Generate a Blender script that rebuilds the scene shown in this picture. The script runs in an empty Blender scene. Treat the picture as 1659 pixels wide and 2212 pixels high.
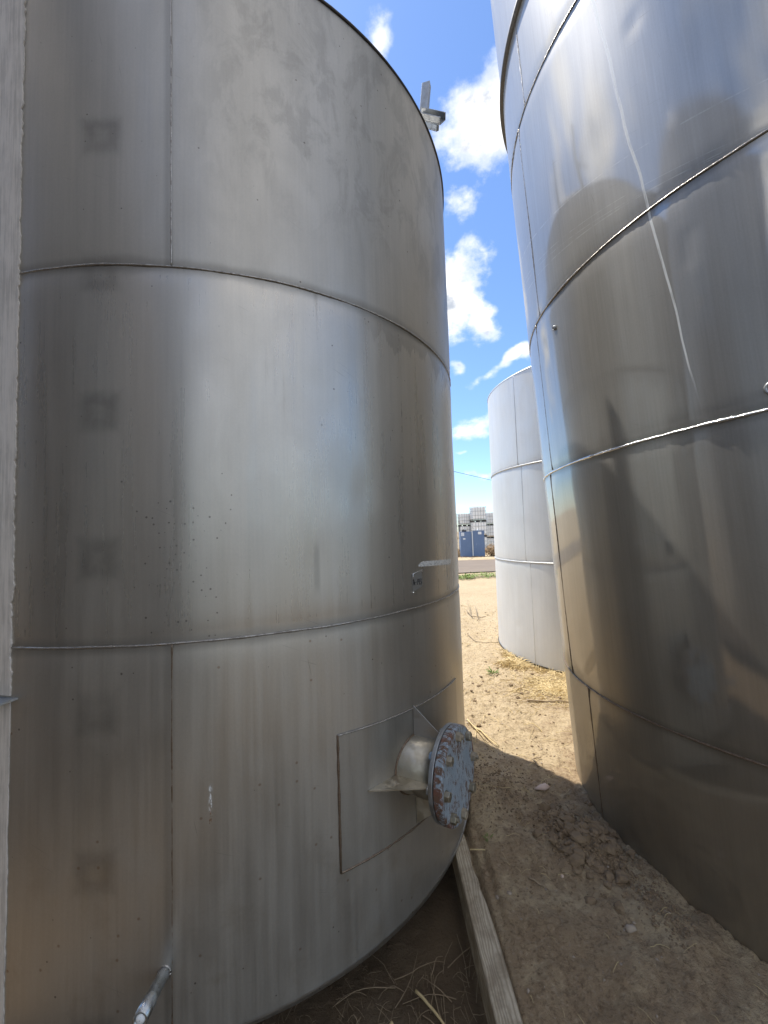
import bpy, bmesh, math, random
from mathutils import Vector, Matrix, noise
random.seed(7)
C = bpy.context.scene.collection
S = bpy.context.scene
R_ = math.radians

# ------------------------------------------------------------------ camera
PITCH, ROLL = 0.0558, -0.0320
CAMZ = 1.5
fw = Vector((0, math.cos(PITCH), math.sin(PITCH)))
r0 = Vector((1, 0, 0)); u0 = r0.cross(fw)
rt = r0*math.cos(ROLL) + u0*math.sin(ROLL)
up = -r0*math.sin(ROLL) + u0*math.cos(ROLL)
cd = bpy.data.cameras.new('camera'); cam = bpy.data.objects.new('camera', cd); C.objects.link(cam)
m = Matrix((rt, up, -fw)).transposed().to_4x4(); m.translation = Vector((0, 0, CAMZ))
cam.matrix_world = m
cd.sensor_fit = 'VERTICAL'; cd.sensor_height = 36.0; cd.lens = 839.2/2212*36.0
cd.clip_start = 0.02; cd.clip_end = 3000
S.camera = cam
FPX, CX, CY = 839.2, 829.5, 1106.0
def ray(px, py):
    return (rt*((px-CX)/FPX) + up*((CY-py)/FPX) + fw).normalized()
def at(px, py, Y):                       # world point seen at that place, Y metres ahead
    d = ray(px, py); return Vector((0, 0, CAMZ)) + d*(Y/d.y)
def onz(px, py, z=0.0):
    d = ray(px, py); return Vector((0, 0, CAMZ)) + d*((z-CAMZ)/d.z)

# ------------------------------------------------------------------ view, sun, sky
S.view_settings.view_transform = 'Standard'; S.view_settings.look = 'None'
S.view_settings.gamma = 1; S.view_settings.exposure = 1.15
SUN_AZ, SUN_EL = R_(-43.0), R_(64.6)     # azimuth from +Y towards +X
sd = Vector((math.sin(SUN_AZ)*math.cos(SUN_EL), math.cos(SUN_AZ)*math.cos(SUN_EL), math.sin(SUN_EL)))
sl = bpy.data.lights.new('sun', 'SUN'); sl.energy = 3.1; sl.angle = R_(0.5); sl.color = (1.0, .95, .87)
so = bpy.data.objects.new('sun', sl); C.objects.link(so)
so.rotation_euler = sd.to_track_quat('Z', 'Y').to_euler()

class NT:
    """small helper to wire nodes"""
    def __init__(s, tree): s.t = tree; s.n = tree.nodes; s.l = tree.links
    def put(s, sock, v):
        if v is None: return
        if isinstance(v, bpy.types.NodeSocket): s.l.new(v, sock)
        else:
            try: sock.default_value = v
            except Exception: sock.default_value = (v, v, v)
    def node(s, kind, **kw):
        n = s.n.new(kind)
        for k, v in kw.items(): setattr(n, k, v)
        return n
    def m(s, op, a, b=None, c=None, clamp=False):
        n = s.node('ShaderNodeMath', operation=op, use_clamp=clamp)
        s.put(n.inputs[0], a); s.put(n.inputs[1], b)
        if c is not None: s.put(n.inputs[2], c)
        return n.outputs[0]
    def v(s, op, a, b=None, out=0):
        n = s.node('ShaderNodeVectorMath', operation=op); s.put(n.inputs[0], a)
        if b is not None: s.put(n.inputs[1], b)
        return n.outputs['Value'] if op in ('DOT_PRODUCT', 'LENGTH', 'DISTANCE') else n.outputs[0]
    def vs(s, a, sc):
        return s.v('MULTIPLY', a, sc)
    def sm(s, x, lo, hi, a=0.0, b=1.0):
        n = s.node('ShaderNodeMapRange', interpolation_type='SMOOTHSTEP')
        s.put(n.inputs[0], x); s.put(n.inputs[1], lo); s.put(n.inputs[2], hi); s.put(n.inputs[3], a); s.put(n.inputs[4], b)
        return n.outputs[0]
    def lin(s, x, lo, hi, a=0.0, b=1.0):
        n = s.node('ShaderNodeMapRange')
        s.put(n.inputs[0], x); s.put(n.inputs[1], lo); s.put(n.inputs[2], hi); s.put(n.inputs[3], a); s.put(n.inputs[4], b)
        return n.outputs[0]
    def noise(s, vec, scale, detail=4, rough=.55, dist=0, out=0):
        n = s.node('ShaderNodeTexNoise'); s.put(n.inputs['Vector'], vec)
        n.inputs['Scale'].default_value = scale; n.inputs['Detail'].default_value = detail
        n.inputs['Roughness'].default_value = rough; n.inputs['Distortion'].default_value = dist
        return n.outputs[out]
    def vor(s, vec, scale, feat='F1', out='Distance', rnd=1, dim='3D'):
        n = s.node('ShaderNodeTexVoronoi', feature=feat, voronoi_dimensions=dim); s.put(n.inputs['Vector'], vec); n.inputs['Scale'].default_value = scale
        n.inputs['Randomness'].default_value = rnd
        return n.outputs[out]
    def mix(s, f, a, b):
        n = s.node('ShaderNodeMix', data_type='RGBA'); s.put(n.inputs[0], f)
        for i, c in ((6, a), (7, b)):
            s.put(n.inputs[i], c if isinstance(c, bpy.types.NodeSocket) else (*c, 1)[:4])
        return n.outputs[2]
    def mixf(s, f, a, b):
        n = s.node('ShaderNodeMix', data_type='FLOAT'); s.put(n.inputs[0], f); s.put(n.inputs[2], a); s.put(n.inputs[3], b)
        return n.outputs[0]
    def bump(s, h, strength=.3, dist=.01, normal=None):
        n = s.node('ShaderNodeBump'); n.inputs['Strength'].default_value = strength; n.inputs['Distance'].default_value = dist
        s.put(n.inputs['Height'], h); s.put(n.inputs['Normal'], normal); return n.outputs[0]
    def xyz(s, a, b, c):
        n = s.node('ShaderNodeCombineXYZ'); s.put(n.inputs[0], a); s.put(n.inputs[1], b); s.put(n.inputs[2], c); return n.outputs[0]
    def sep(s, v):
        n = s.node('ShaderNodeSeparateXYZ'); s.put(n.inputs[0], v); return n.outputs

# ---- world: physical sky and broken cumulus cloud placed by direction
w = bpy.data.worlds.new('World'); S.world = w; w.use_nodes = True
w.node_tree.nodes.clear(); T = NT(w.node_tree)
sky = T.node('ShaderNodeTexSky', sky_type='NISHITA'); sky.sun_disc = False
sky.sun_elevation = SUN_EL; sky.sun_rotation = SUN_AZ
sky.altitude = 100; sky.air_density = 1.0; sky.dust_density = 0.2; sky.ozone_density = 4.0
SKYS = 0.115
g = T.node('ShaderNodeNewGeometry'); D = T.v('NORMALIZE', T.v('MULTIPLY', g.outputs['Incoming'], (-1, -1, -1)))
warp = T.noise(T.vs(D, (1, 1, 1.3)), 5.5, 9, .62)
wv = T.noise(T.vs(D, (1, 1, 1.3)), 7.0, 3, .5, out=1)
D2 = T.v('ADD', D, T.vs(T.v('SUBTRACT', wv, (.5, .5, .5)), (.10, .10, .10)))
fine = T.noise(T.vs(D, (1, 1, 1.5)), 16, 8, .6)
# (px, py, half width deg, half height deg, tilt deg, density)
blobs = [(1080, 265, 5.0, 4.4, -30, 1.15), (1030, 325, 3.2, 2.2, 20, 1.0), (1120, 200, 3.4, 3.2, 0, 1.0),
         (1005, 430, 3.9, 2.1, 20, .60),
         (975, 640, 4.6, 5.8, -20, 1.25), (1035, 700, 2.4, 2.6, 0, 1.05), (990, 560, 2.0, 3.2, -20, 1.0),
         (1105, 775, 5.6, 0.9, 17, .95), (1200, 745, 5.0, 1.2, 10, .9),
         (1010, 932, 4.6, 1.9, 0, 1.0), (1050, 1031, 2.2, 1.0, 0, .85), (805, 62, 1.7, 2.2, -30, .72), (1040, 540, 1.3, 1.0, 0, .6),
         (1108, 590, 1.2, .6, 0, .5), (985, 795, 1.6, .8, 0, .75), (1012, 982, 1.3, .4, 0, .6), (996, 1085, 1.0, .6, 0, .5)]
acc = None
def blob(dirv, hw, hh, tilt, dens):
    global acc
    d = dirv.normalized()
    U = Vector((d.y, -d.x, 0)).normalized(); V = U.cross(d)
    a = R_(tilt); U2 = U*math.cos(a)+V*math.sin(a); V2 = -U*math.sin(a)+V*math.cos(a)
    uu = T.m('MULTIPLY', T.v('DOT_PRODUCT', D2, tuple(U2)), 1/math.sin(R_(hw)))
    vv = T.m('MULTIPLY', T.v('DOT_PRODUCT', D2, tuple(V2)), 1/math.sin(R_(hh)))
    r2 = T.m('ADD', T.m('MULTIPLY', uu, uu), T.m('MULTIPLY', vv, vv))
    f = T.m('MULTIPLY', T.m('SUBTRACT', 1.0, T.m('MULTIPLY', T.m('SQRT', r2), .62)), dens)
    front = T.sm(T.v('DOT_PRODUCT', D, tuple(d)), 0.2, .5)
    f = T.m('MULTIPLY', f, front)
    acc = f if acc is None else T.m('MAXIMUM', acc, f)
for b in blobs: blob(ray(b[0], b[1]), *b[2:])
def dirae(az, el):
    return Vector((math.sin(R_(az))*math.cos(R_(el)), math.cos(R_(az))*math.cos(R_(el)), math.sin(R_(el))))
for az, el, hw, hh, ti, de in [(-74, 40, 8, 7, 20, 1.0), (-62, 43, 5, 9, 0, .95), (-50, 34, 7, 9, 10, .9), (-95, 50, 6, 8, 30, .9),
                               (-120, 48, 10, 7, 0, .8), (160, 25, 14, 8, 0, 1.0), (130, 35, 12, 10, 20, .9), (-165, 35, 14, 9, 0, .9),
                               (-22, 22, 7, 9, 0, 1.0), (-36, 20, 8, 6, 0, .9), (60, 30, 14, 10, 0, .9), (100, 20, 14, 7, 0, .9), (175, 55, 16, 14, 0, 1.0), (-175, 15, 26, 10, 0, 1.2), (150, 40, 26, 16, 0, 1.2), (-140, 30, 24, 14, 0, 1.1), (110, 45, 20, 14, 20, 1.1), (-110, 25, 18, 9, 0, 1.1), (140, 12, 22, 6, 0, 1.1), (120, 70, 30, 14, 0, 1.0), (-150, 65, 26, 12, 0, .95)]:
    blob(dirae(az, el), hw, hh, ti, de)  # clouds out of view; broad ones behind the camera added to brighten the shade
body = T.m('ADD', acc, T.m('MULTIPLY', T.m('SUBTRACT', warp, .5), 1.9))
body = T.m('ADD', body, T.m('MULTIPLY', T.m('SUBTRACT', fine, .5), .95))
alpha = T.sm(body, .33, .98)
shade = T.sm(T.noise(T.v('ADD', T.vs(D, (1, 1, 1.6)), (.02, 0, .05)), 15, 6, .6), .40, .72)
thick = T.sm(body, .5, .9)
cl = T.mix(T.m('MULTIPLY', shade, thick), (6.6, 6.4, 6.1), (2.5, 2.7, 3.0))
col = T.mix(T.m('MULTIPLY', alpha, .95), T.vs(sky.outputs[0], (.80, .87, .97)), cl)
bg = T.node('ShaderNodeBackground'); bg.inputs['Strength'].default_value = SKYS; T.put(bg.inputs['Color'], col)
wo = T.node('ShaderNodeOutputWorld'); T.l.new(bg.outputs[0], wo.inputs['Surface'])

# ------------------------------------------------------------------ object helpers
def link(o, parent=None):
    C.objects.link(o)
    if parent is not None: o.parent = parent
    return o
def tag(o, label=None, cat=None, group=None, kind=None):
    if label: o['label'] = label
    if cat: o['category'] = cat
    if group: o['group'] = group
    if kind: o['kind'] = kind
    return o
def empty(name, loc, label, cat, group=None):
    o = bpy.data.objects.new(name, None); o.location = loc; o.empty_display_size = .1
    return tag(link(o), label, cat, group)
def mesh(name, verts, faces, mat, parent=None, smooth=False, uvs=None):
    me = bpy.data.meshes.new(name); me.from_pydata([tuple(v) for v in verts], [], faces); me.update()
    if uvs:
        ul = me.uv_layers.new(name='UVMap')
        for lp in me.loops: ul.data[lp.index].uv = uvs[lp.vertex_index]
    if smooth: me.polygons.foreach_set('use_smooth', [True]*len(me.polygons))
    me.materials.append(mat)
    return link(bpy.data.objects.new(name, me), parent)
class MB:
    def __init__(s): s.v = []; s.f = []
    def add(s, vs, fs):
        n = len(s.v); s.v += [Vector(v) for v in vs]; s.f += [tuple(i+n for i in f) for f in fs]
    def box(s, c, size, M=None):
        c = Vector(c); x, y, z = [q/2 for q in size]
        vs = [Vector((a, b, d)) for a in (-x, x) for b in (-y, y) for d in (-z, z)]
        vs = [(M @ v if M else v)+c for v in vs]
        s.add(vs, [(0, 1, 3, 2), (4, 6, 7, 5), (0, 4, 5, 1), (2, 3, 7, 6), (0, 2, 6, 4), (1, 5, 7, 3)])
    def tube(s, pts, rad, n=8, cap=True):
        pts = [Vector(p) for p in pts]; rads = rad if isinstance(rad, (list, tuple)) else [rad]*len(pts)
        rings = []
        prev = None
        for i, p in enumerate(pts):
            d = (pts[min(i+1, len(pts)-1)]-pts[max(i-1, 0)]).normalized()
            if prev is None:
                a = d.orthogonal().normalized()
            else:
                a = (prev-d*prev.dot(d)).normalized()
            prev = a; b = d.cross(a)
            rings.append([p+(a*math.cos(2*math.pi*k/n)+b*math.sin(2*math.pi*k/n))*rads[i] for k in range(n)])
        base = len(s.v)
        for rg in rings: s.v += rg
        for i in range(len(rings)-1):
            for k in range(n):
                a = base+i*n+k; b = base+i*n+(k+1) % n
                s.f.append((a, b, b+n, a+n))
        if cap:
            s.f.append(tuple(base+k for k in reversed(range(n)))); s.f.append(tuple(base+(len(rings)-1)*n+k for k in range(n)))
    def lathe(s, prof, M, n=48):        # profile (r, h) about local z of M
        base = len(s.v)
        for r, h in prof:
            for k in range(n):
                a = 2*math.pi*k/n; s.v.append(M @ Vector((r*math.cos(a), r*math.sin(a), h)))
        for i in range(len(prof)-1):
            for k in range(n):
                a = base+i*n+k; b = base+i*n+(k+1) % n; s.f.append((a, b, b+n, a+n))
    def build(s, name, mat, parent=None, smooth=False, bevel=0):
        o = mesh(name, s.v, s.f, mat, parent, smooth)
        if bevel:
            b = o.modifiers.new('bevel', 'BEVEL'); b.width = bevel; b.segments = 2; b.limit_method = 'ANGLE'
            b.harden_normals = False
        return o

def newmat(name):
    mt = bpy.data.materials.new(name); mt.use_nodes = True; mt.node_tree.nodes.clear()
    t = NT(mt.node_tree); p = t.node('ShaderNodeBsdfPrincipled'); o = t.node('ShaderNodeOutputMaterial')
    t.l.new(p.outputs[0], o.inputs[0]); return mt, t, p
def pin(t, p, **kw):
    names = dict(base='Base Color', rough='Roughness', metal='Metallic', normal='Normal', aniso='Anisotropic', spec='Specular IOR Level', tang='Tangent', alpha='Alpha', rot='Anisotropic Rotation')
    for k, v in kw.items():
        s = p.inputs[names[k]]
        t.put(s, (*v, 1) if k == 'base' and isinstance(v, tuple) else v)
def objv(t): return t.node('ShaderNodeTexCoord').outputs['Object']

# ------------------------------------------------------------------ steel of the tank shells (UV = metres round the wall, metres up)
def steel(name, R, seams, base, dust, rlo, rhi, aniso, extra=None, dustamt=(.25, .5), und=.25, bands=None, hz=.35, hr=.5, sk=.18, gb=.05):
    mt, t, p = newmat(name)
    uv = t.node('ShaderNodeUVMap').outputs[0]
    u, v, _ = t.sep(uv)
    def st(su, sv): return t.vs(uv, (su, sv, 1))
    streak = t.noise(st(26, .9), 1, 6, .6)
    streakf = t.noise(st(110, 2.2), 1, 5, .6)
    broad = t.noise(st(1.6, .8), 1, 5, .6)
    blotch = t.noise(st(5, 3), 1, 6, .6, .4)
    grain = t.noise(st(500, 350), 1, 2, .5)
    # darker and duller heat band at each ring weld
    heat = None
    for z in seams:
        wob = t.m('MULTIPLY', t.noise(t.xyz(u, z, 0), 6, 3), .05)
        h = t.sm(t.m('ABSOLUTE', t.m('SUBTRACT', v, z)), t.m('ADD', .006, 0), t.m('ADD', .012, wob), 1, 0)
        heat = h if heat is None else t.m('MAXIMUM', heat, h)
    k = t.m('ADD', t.m('MULTIPLY', t.m('SUBTRACT', streak, .5), 1.0), t.m('MULTIPLY', t.m('SUBTRACT', streakf, .5), .8))
    bright = t.m('ADD', 1.0, t.m('MULTIPLY', k, sk))
    bright = t.m('ADD', bright, t.m('MULTIPLY', t.m('SUBTRACT', broad, .5), .25))
    bright = t.m('MULTIPLY', bright, t.m('SUBTRACT', 1.0, t.m('MULTIPLY', heat, .28)))
    g2 = t.noise(st(150, 95), 1, 5, .75)
    bright = t.m('MULTIPLY', bright, t.m('ADD', .86, t.m('ADD', t.m('MULTIPLY', grain, .08), t.m('MULTIPLY', g2, .2))))
    sw = t.noise(t.xyz(t.m('MULTIPLY', u, 5), t.m('ADD', t.m('MULTIPLY', v, 260), t.m('MULTIPLY', u, 120)), 3), 1, 1, .5)
    sw2 = t.noise(t.xyz(t.m('ADD', t.m('MULTIPLY', u, 300), t.m('MULTIPLY', v, 60)), t.m('MULTIPLY', v, 7), 8), 1, 1, .5)
    scr = t.m('MULTIPLY', t.m('MAXIMUM', t.sm(sw, .735, .77), t.sm(sw2, .75, .79)), t.sm(t.noise(st(3, 3), 1, 3, .6), .5, .6))
    bright = t.m('MULTIPLY', bright, t.m('SUBTRACT', 1.0, t.m('MULTIPLY', scr, .3)))
    metal = t.vs(t.xyz(*base), t.xyz(bright, bright, bright))
    rough = t.mixf(t.sm(t.m('ADD', t.m('MULTIPLY', streak, .6), t.m('MULTIPLY', blotch, .4)), .35, .65), rlo, rhi)
    rough = t.m('ADD', rough, t.m('MULTIPLY', heat, .12))
    amt = t.mixf(t.sm(t.m('ADD', t.m('MULTIPLY', streakf, .35), t.m('MULTIPLY', blotch, .65)), .32, .72), dustamt[0], dustamt[1])
    if bands:       # extra dullness per course: (z0, z1, add)
        for z0, z1, add in bands:
            f = t.m('MULTIPLY', t.sm(v, z0-.004, z0+.004), t.sm(v, z1-.004, z1+.004, 1, 0))
            amt = t.m('ADD', amt, t.m('MULTIPLY', f, add)); rough = t.m('ADD', rough, t.m('MULTIPLY', f, add*.5))
    dcol = t.vs(t.xyz(*dust), t.xyz(bright, bright, bright))
    ctx = dict(t=t, u=u, v=v, uv=uv, st=st, metal=metal, rough=rough, amt=amt, dcol=dcol, streak=streak, streakf=streakf, blotch=blotch, broad=broad)
    if extra: extra(ctx)
    nb = t.bump(t.noise(st(2.2, 1.1), 1, 2, .4), und, .02)
    nb = t.bump(t.m('ADD', grain, t.m('MULTIPLY', streakf, .6)), gb, .002, nb)
    pin(t, p, base=ctx['metal'], metal=1.0, rough=ctx['rough'], normal=nb, aniso=aniso)
    tg = t.node('ShaderNodeTangent', direction_type='RADIAL', axis='Z')
    pin(t, p, tang=tg.outputs[0], rot=.25)
    d = t.node('ShaderNodeBsdfPrincipled'); pin(t, d, base=ctx['dcol'], rough=.62, spec=.4, normal=nb)
    p2 = t.node('ShaderNodeBsdfPrincipled'); pin(t, p2, base=ctx['metal'], metal=1.0, rough=hr, normal=nb)
    mh = t.node('ShaderNodeMixShader'); mh.inputs[0].default_value = hz; t.l.new(p.outputs[0], mh.inputs[1]); t.l.new(p2.outputs[0], mh.inputs[2])
    mx = t.node('ShaderNodeMixShader'); t.put(mx.inputs[0], t.m('MINIMUM', ctx['amt'], 1.0))
    t.l.new(mh.outputs[0], mx.inputs[1]); t.l.new(d.outputs[0], mx.inputs[2])
    out = [n for n in t.n if n.type == 'OUTPUT_MATERIAL'][0]; t.l.new(mx.outputs[0], out.inputs[0])
    return mt

RL = 1.352
def left_extra(c):
    t, u, v = c['t'], c['u'], c['v']
    # square clip marks up the wall, evenly spaced, seen as soft dark outlines
    uq = t.m('SUBTRACT', u, R_(-90.0)*RL)
    vw = t.m('SUBTRACT', t.m('MULTIPLY', t.m('FRACT', t.m('DIVIDE', t.m('ADD', v, -.515+.2335+4.67), .467)), .467), .2335)
    wob = t.m('MULTIPLY', t.m('SUBTRACT', t.noise(c['st'](14, 14), 1, 2), .5), .02)
    q = t.m('ADD', t.m('MAXIMUM', t.m('ABSOLUTE', uq), t.m('ABSOLUTE', vw)), wob)
    ring = t.m('MULTIPLY', t.sm(q, .010, .034), t.sm(q, .034, .072, 1, 0))
    halo = t.m('MULTIPLY', t.sm(q, .045, .085, 1, 0), t.lin(t.noise(c['st'](22, 22), 1, 3), .3, .7, .55, 1.15))
    fade = t.m('MULTIPLY', t.sm(t.noise(t.xyz(0, t.m('MULTIPLY', v, 2.14), 3), 1, 0), .3, .6, .35, 1.0), t.sm(v, 2.95, 3.1, 1, 0))
    sq = t.m('MULTIPLY', t.m('ADD', t.m('MULTIPLY', ring, .10), t.m('MULTIPLY', halo, .20)), fade)
    # run marks hanging under the upper ring weld
    jag = t.m('ADD', .03, t.m('MULTIPLY', t.sm(t.noise(t.xyz(u, 0, 0), 7, 4, .7), .3, .75), .17))
    wt = t.m('MULTIPLY', t.sm(t.m('SUBTRACT', 2.406, v), t.m('SUBTRACT', jag, .012), jag, 1, 0), t.m('LESS_THAN', v, 2.406))
    wt = t.m('MULTIPLY', wt, t.m('MULTIPLY', t.sm(u, R_(-54)*RL, R_(-46)*RL), 1))
    # soft vertical smear
    sm1 = t.m('MULTIPLY', t.sm(t.m('ABSOLUTE', t.m('SUBTRACT', u, R_(-61)*RL)), .004, .016, 1, 0), t.sm(t.m('ABSOLUTE', t.m('SUBTRACT', v, 1.39)), .05, .11, 1, 0))
    tint = t.m('SUBTRACT', 1.0, t.m('ADD', t.m('ADD', sq, t.m('MULTIPLY', wt, .2)), t.m('MULTIPLY', sm1, .2)), clamp=True)
    # darker edge either side of the upright weld
    vs = t.sm(t.m('ABSOLUTE', t.m('SUBTRACT', u, R_(-80.57)*RL-.008)), .004, .022, 1, 0)
    off = t.m('GREATER_THAN', v, 2.406); off2 = t.m('LESS_THAN', v, 1.178)
    vs = t.m('MULTIPLY', vs, t.m('ADD', off, off2)); tint = t.m('MULTIPLY', tint, t.m('SUBTRACT', 1.0, t.m('MULTIPLY', vs, .22)))
    # mottled oxide on the top course
    mo = t.sm(t.noise(c['st'](9, 4.5), 1, 8, .68, .6), .45, .6)
    top = t.sm(v, 2.5, 2.9)
    mo = t.m('MULTIPLY', t.m('MULTIPLY', mo, top), t.sm(u, R_(-82)*RL, R_(-70)*RL))
    tint = t.m('MULTIPLY', tint, t.m('SUBTRACT', 1.05, t.m('MULTIPLY', mo, .17)))
    # pale scale runs on the middle course
    run = t.m('MULTIPLY', t.sm(t.noise(c['st'](30, 1.3), 1, 5, .7), .55, .68), t.m('MULTIPLY', t.sm(v, 1.5, 2.2), t.sm(v, 2.40, 2.404, 1, 0)))
    run = t.m('MULTIPLY', run, t.m('MULTIPLY', t.sm(u, R_(-74)*RL, R_(-66)*RL), t.sm(u, R_(-56)*RL, R_(-50)*RL, 1, 0)))
    tv = t.xyz(tint, tint, tint)
    c['metal'] = t.v('MULTIPLY', c['metal'], tv); c['dcol'] = t.v('MULTIPLY', c['dcol'], tv)
    c['amt'] = t.m('ADD', t.m('ADD', c['amt'], t.m('MULTIPLY', run, .3)), t.m('MULTIPLY', wt, .12))
    # rust specks: a dense spray field, and scattered tea staining lower down
    d1 = t.vor(c['st'](1, 1), 42, dim='2D'); cell = t.vor(c['st'](1, 1), 42, out='Color', dim='2D')
    pr = t.sep(cell)[0]
    field = t.m('MULTIPLY', t.sm(t.m('ABSOLUTE', t.m('SUBTRACT', u, R_(-79)*RL)), .05, .17, 1, 0), t.sm(t.m('ABSOLUTE', t.m('SUBTRACT', v, 1.43)), .12, .32, 1, 0))
    dots = t.m('MULTIPLY', t.sm(d1, t.m('MULTIPLY', pr, .11), t.m('ADD', t.m('MULTIPLY', pr, .13), .05), 1, 0), t.m('LESS_THAN', t.m('SUBTRACT', t.sep(cell)[1], t.m('MULTIPLY', field, .42)), .015))
    d2 = t.vor(c['st'](1, 1), 17, dim='2D'); cell2 = t.vor(c['st'](1, 1), 17, out='Color', dim='2D')
    low = t.sm(v, .55, 1.0, 1, .25)
    rust = t.m('MULTIPLY', t.sm(d2, .03, .11, 1, 0), t.m('LESS_THAN', t.sep(cell2)[0], t.m('MULTIPLY', low, .10)))
    rust = t.m('MULTIPLY', rust, t.m('LESS_THAN', v, 1.178))
    tea = t.m('MULTIPLY', t.sm(t.noise(c['st'](6, 5), 1, 8, .7), .5, .72), t.sm(v, .1, 1.0, 1, 0))
    c['metal'] = t.mix(t.m('MULTIPLY', tea, .35), c['metal'], (.34, .27, .19))
    c['dcol'] = t.mix(t.m('MULTIPLY', tea, .4), c['dcol'], (.25, .20, .14))
    c['dcol'] = t.mix(t.m('MULTIPLY', rust, .5), c['dcol'], (.16, .08, .035)); c['metal'] = t.mix(t.m('MULTIPLY', rust, .5), c['metal'], (.22, .12, .06))
    c['dcol'] = t.mix(t.m('MULTIPLY', dots, .75), c['dcol'], (.07, .06, .05)); c['metal'] = t.mix(t.m('MULTIPLY', dots, .7), c['metal'], (.12, .10, .09))
    # plaster-white scrape with a rusty foot
    su = t.m('ABSOLUTE', t.m('SUBTRACT', u, R_(-75.9)*RL)); sv = t.m('ABSOLUTE', t.m('SUBTRACT', v, .675))
    sc = t.m('MULTIPLY', t.m('MULTIPLY', t.sm(su, .002, .008, 1, 0), t.sm(sv, .04, .075, 1, 0)), t.sm(t.noise(c['st'](160, 60), 1, 3, .7), .48, .56))
    c['dcol'] = t.mix(sc, c['dcol'], t.mix(t.sm(v, .64, .68), (.2, .1, .04), (.75, .73, .68))); c['amt'] = t.m('ADD', c['amt'], sc)
M_left = steel('left_steel', RL, [1.178, 2.406], (.52, .485, .43), (.31, .28, .235), .25, .36, .72, left_extra, (.14, .32), .06,
               bands=[(2.406, 3.7, .2), (0, 1.178, .06)], hz=.35, hr=.48, sk=.3)

RR = 1.4067
def right_extra(c):
    t, u, v = c['t'], c['u'], c['v']
    # sun glint painted on as a long pale streak with a bend in it
    cu = R_(203)*RR
    path = t.m('ADD', t.lin(v, 1.95, 3.95, R_(210.3)*RR, R_(202.6)*RR), t.m('MULTIPLY', t.m('SUBTRACT', t.noise(t.xyz(0, v, 0), 2.6, 2), .5), .03))
    wd = t.lin(v, 1.95, 3.95, .0035, .011)
    s = t.m('MULTIPLY', t.sm(t.m('ABSOLUTE', t.m('SUBTRACT', u, path)), t.m('MULTIPLY', wd, .5), wd, 1, 0), t.m('MULTIPLY', t.sm(v, 1.93, 2.2), 1))
    s = t.m('MULTIPLY', s, t.sm(t.noise(c['st'](50, 6), 1, 4, .6), .25, .5, .35, 1))
    c['dcol'] = t.mix(s, c['dcol'], (.86, .87, .84)); c['amt'] = t.m('MAXIMUM', c['amt'], t.m('MULTIPLY', s, .85))
    # fine scratches running slightly off level
    w1 = t.noise(t.xyz(t.m('MULTIPLY', u, .8), t.m('ADD', t.m('MULTIPLY', v, 150), t.m('MULTIPLY', u, 14)), 0), 1, 2, .5)
    sc = t.m('MULTIPLY', t.sm(w1, .70, .76), t.sm(c['blotch'], .5, .62))
    c['metal'] = t.mix(t.m('MULTIPLY', sc, .35), c['metal'], (.8, .8, .8))
    for z0_, w_ in ((4.52, .004), (4.36, .0025), (4.33, .002), (4.02, .003)):     # long rub lines left by lifting straps
        q_ = t.m('ABSOLUTE', t.m('SUBTRACT', t.m('SUBTRACT', v, z0_), t.m('MULTIPLY', u, -.28 if z0_ != 4.02 else -.22)))
        ln_ = t.m('MULTIPLY', t.sm(q_, w_*.4, w_, 1, 0), t.sm(t.noise(c['st'](16, 5), 1, 4, .7), .38, .6))
        c['dcol'] = t.mix(t.m('MULTIPLY', ln_, .5), c['dcol'], (.7, .7, .68)); c['amt'] = t.m('ADD', c['amt'], t.m('MULTIPLY', ln_, .15))
    c['rough'] = t.m('ADD', c['rough'], t.m('MULTIPLY', sc, .15))
    # tan road dirt: a splashed tide line on the foot and round the lowest ring
    ln = t.noise(t.xyz(u, 0, 5), 2.6, 5, .65)
    hgt = t.m('ADD', .60, t.m('MULTIPLY', ln, .42))
    di = t.m('MULTIPLY', t.sm(t.m('SUBTRACT', hgt, v), -.02, .05), t.sm(u, R_(172)*RR, R_(186)*RR, 1, .12))
    c['dcol'] = t.mix(di, c['dcol'], (.42, .33, .22)); c['amt'] = t.m('ADD', c['amt'], t.m('MULTIPLY', di, .32))
    c['metal'] = t.mix(t.m('MULTIPLY', t.sm(v, .2, 2.0, 1, 0), .45), c['metal'], (.30, .25, .18)); c['dcol'] = t.mix(t.m('MULTIPLY', t.sm(v, .2, 2.2, 1, 0), .75), c['dcol'], (.21, .17, .11))  # steel and film colours also turn darker and browner towards the foot
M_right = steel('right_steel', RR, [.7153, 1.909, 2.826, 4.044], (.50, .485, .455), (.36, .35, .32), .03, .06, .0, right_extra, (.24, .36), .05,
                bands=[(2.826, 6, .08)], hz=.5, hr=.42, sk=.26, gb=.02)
M_white = steel('pale_steel', 1.387, [1.129, 2.232], (.78, .79, .79), (.57, .57, .55), .38, .5, .1, None, (.62, .8), .05)
M_rear = steel('rear_steel', 1.35, [1.2, 2.4, 3.6], (.30, .27, .24), (.12, .10, .085), .34, .45, .3, None, (.15, .3), .1)

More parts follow.
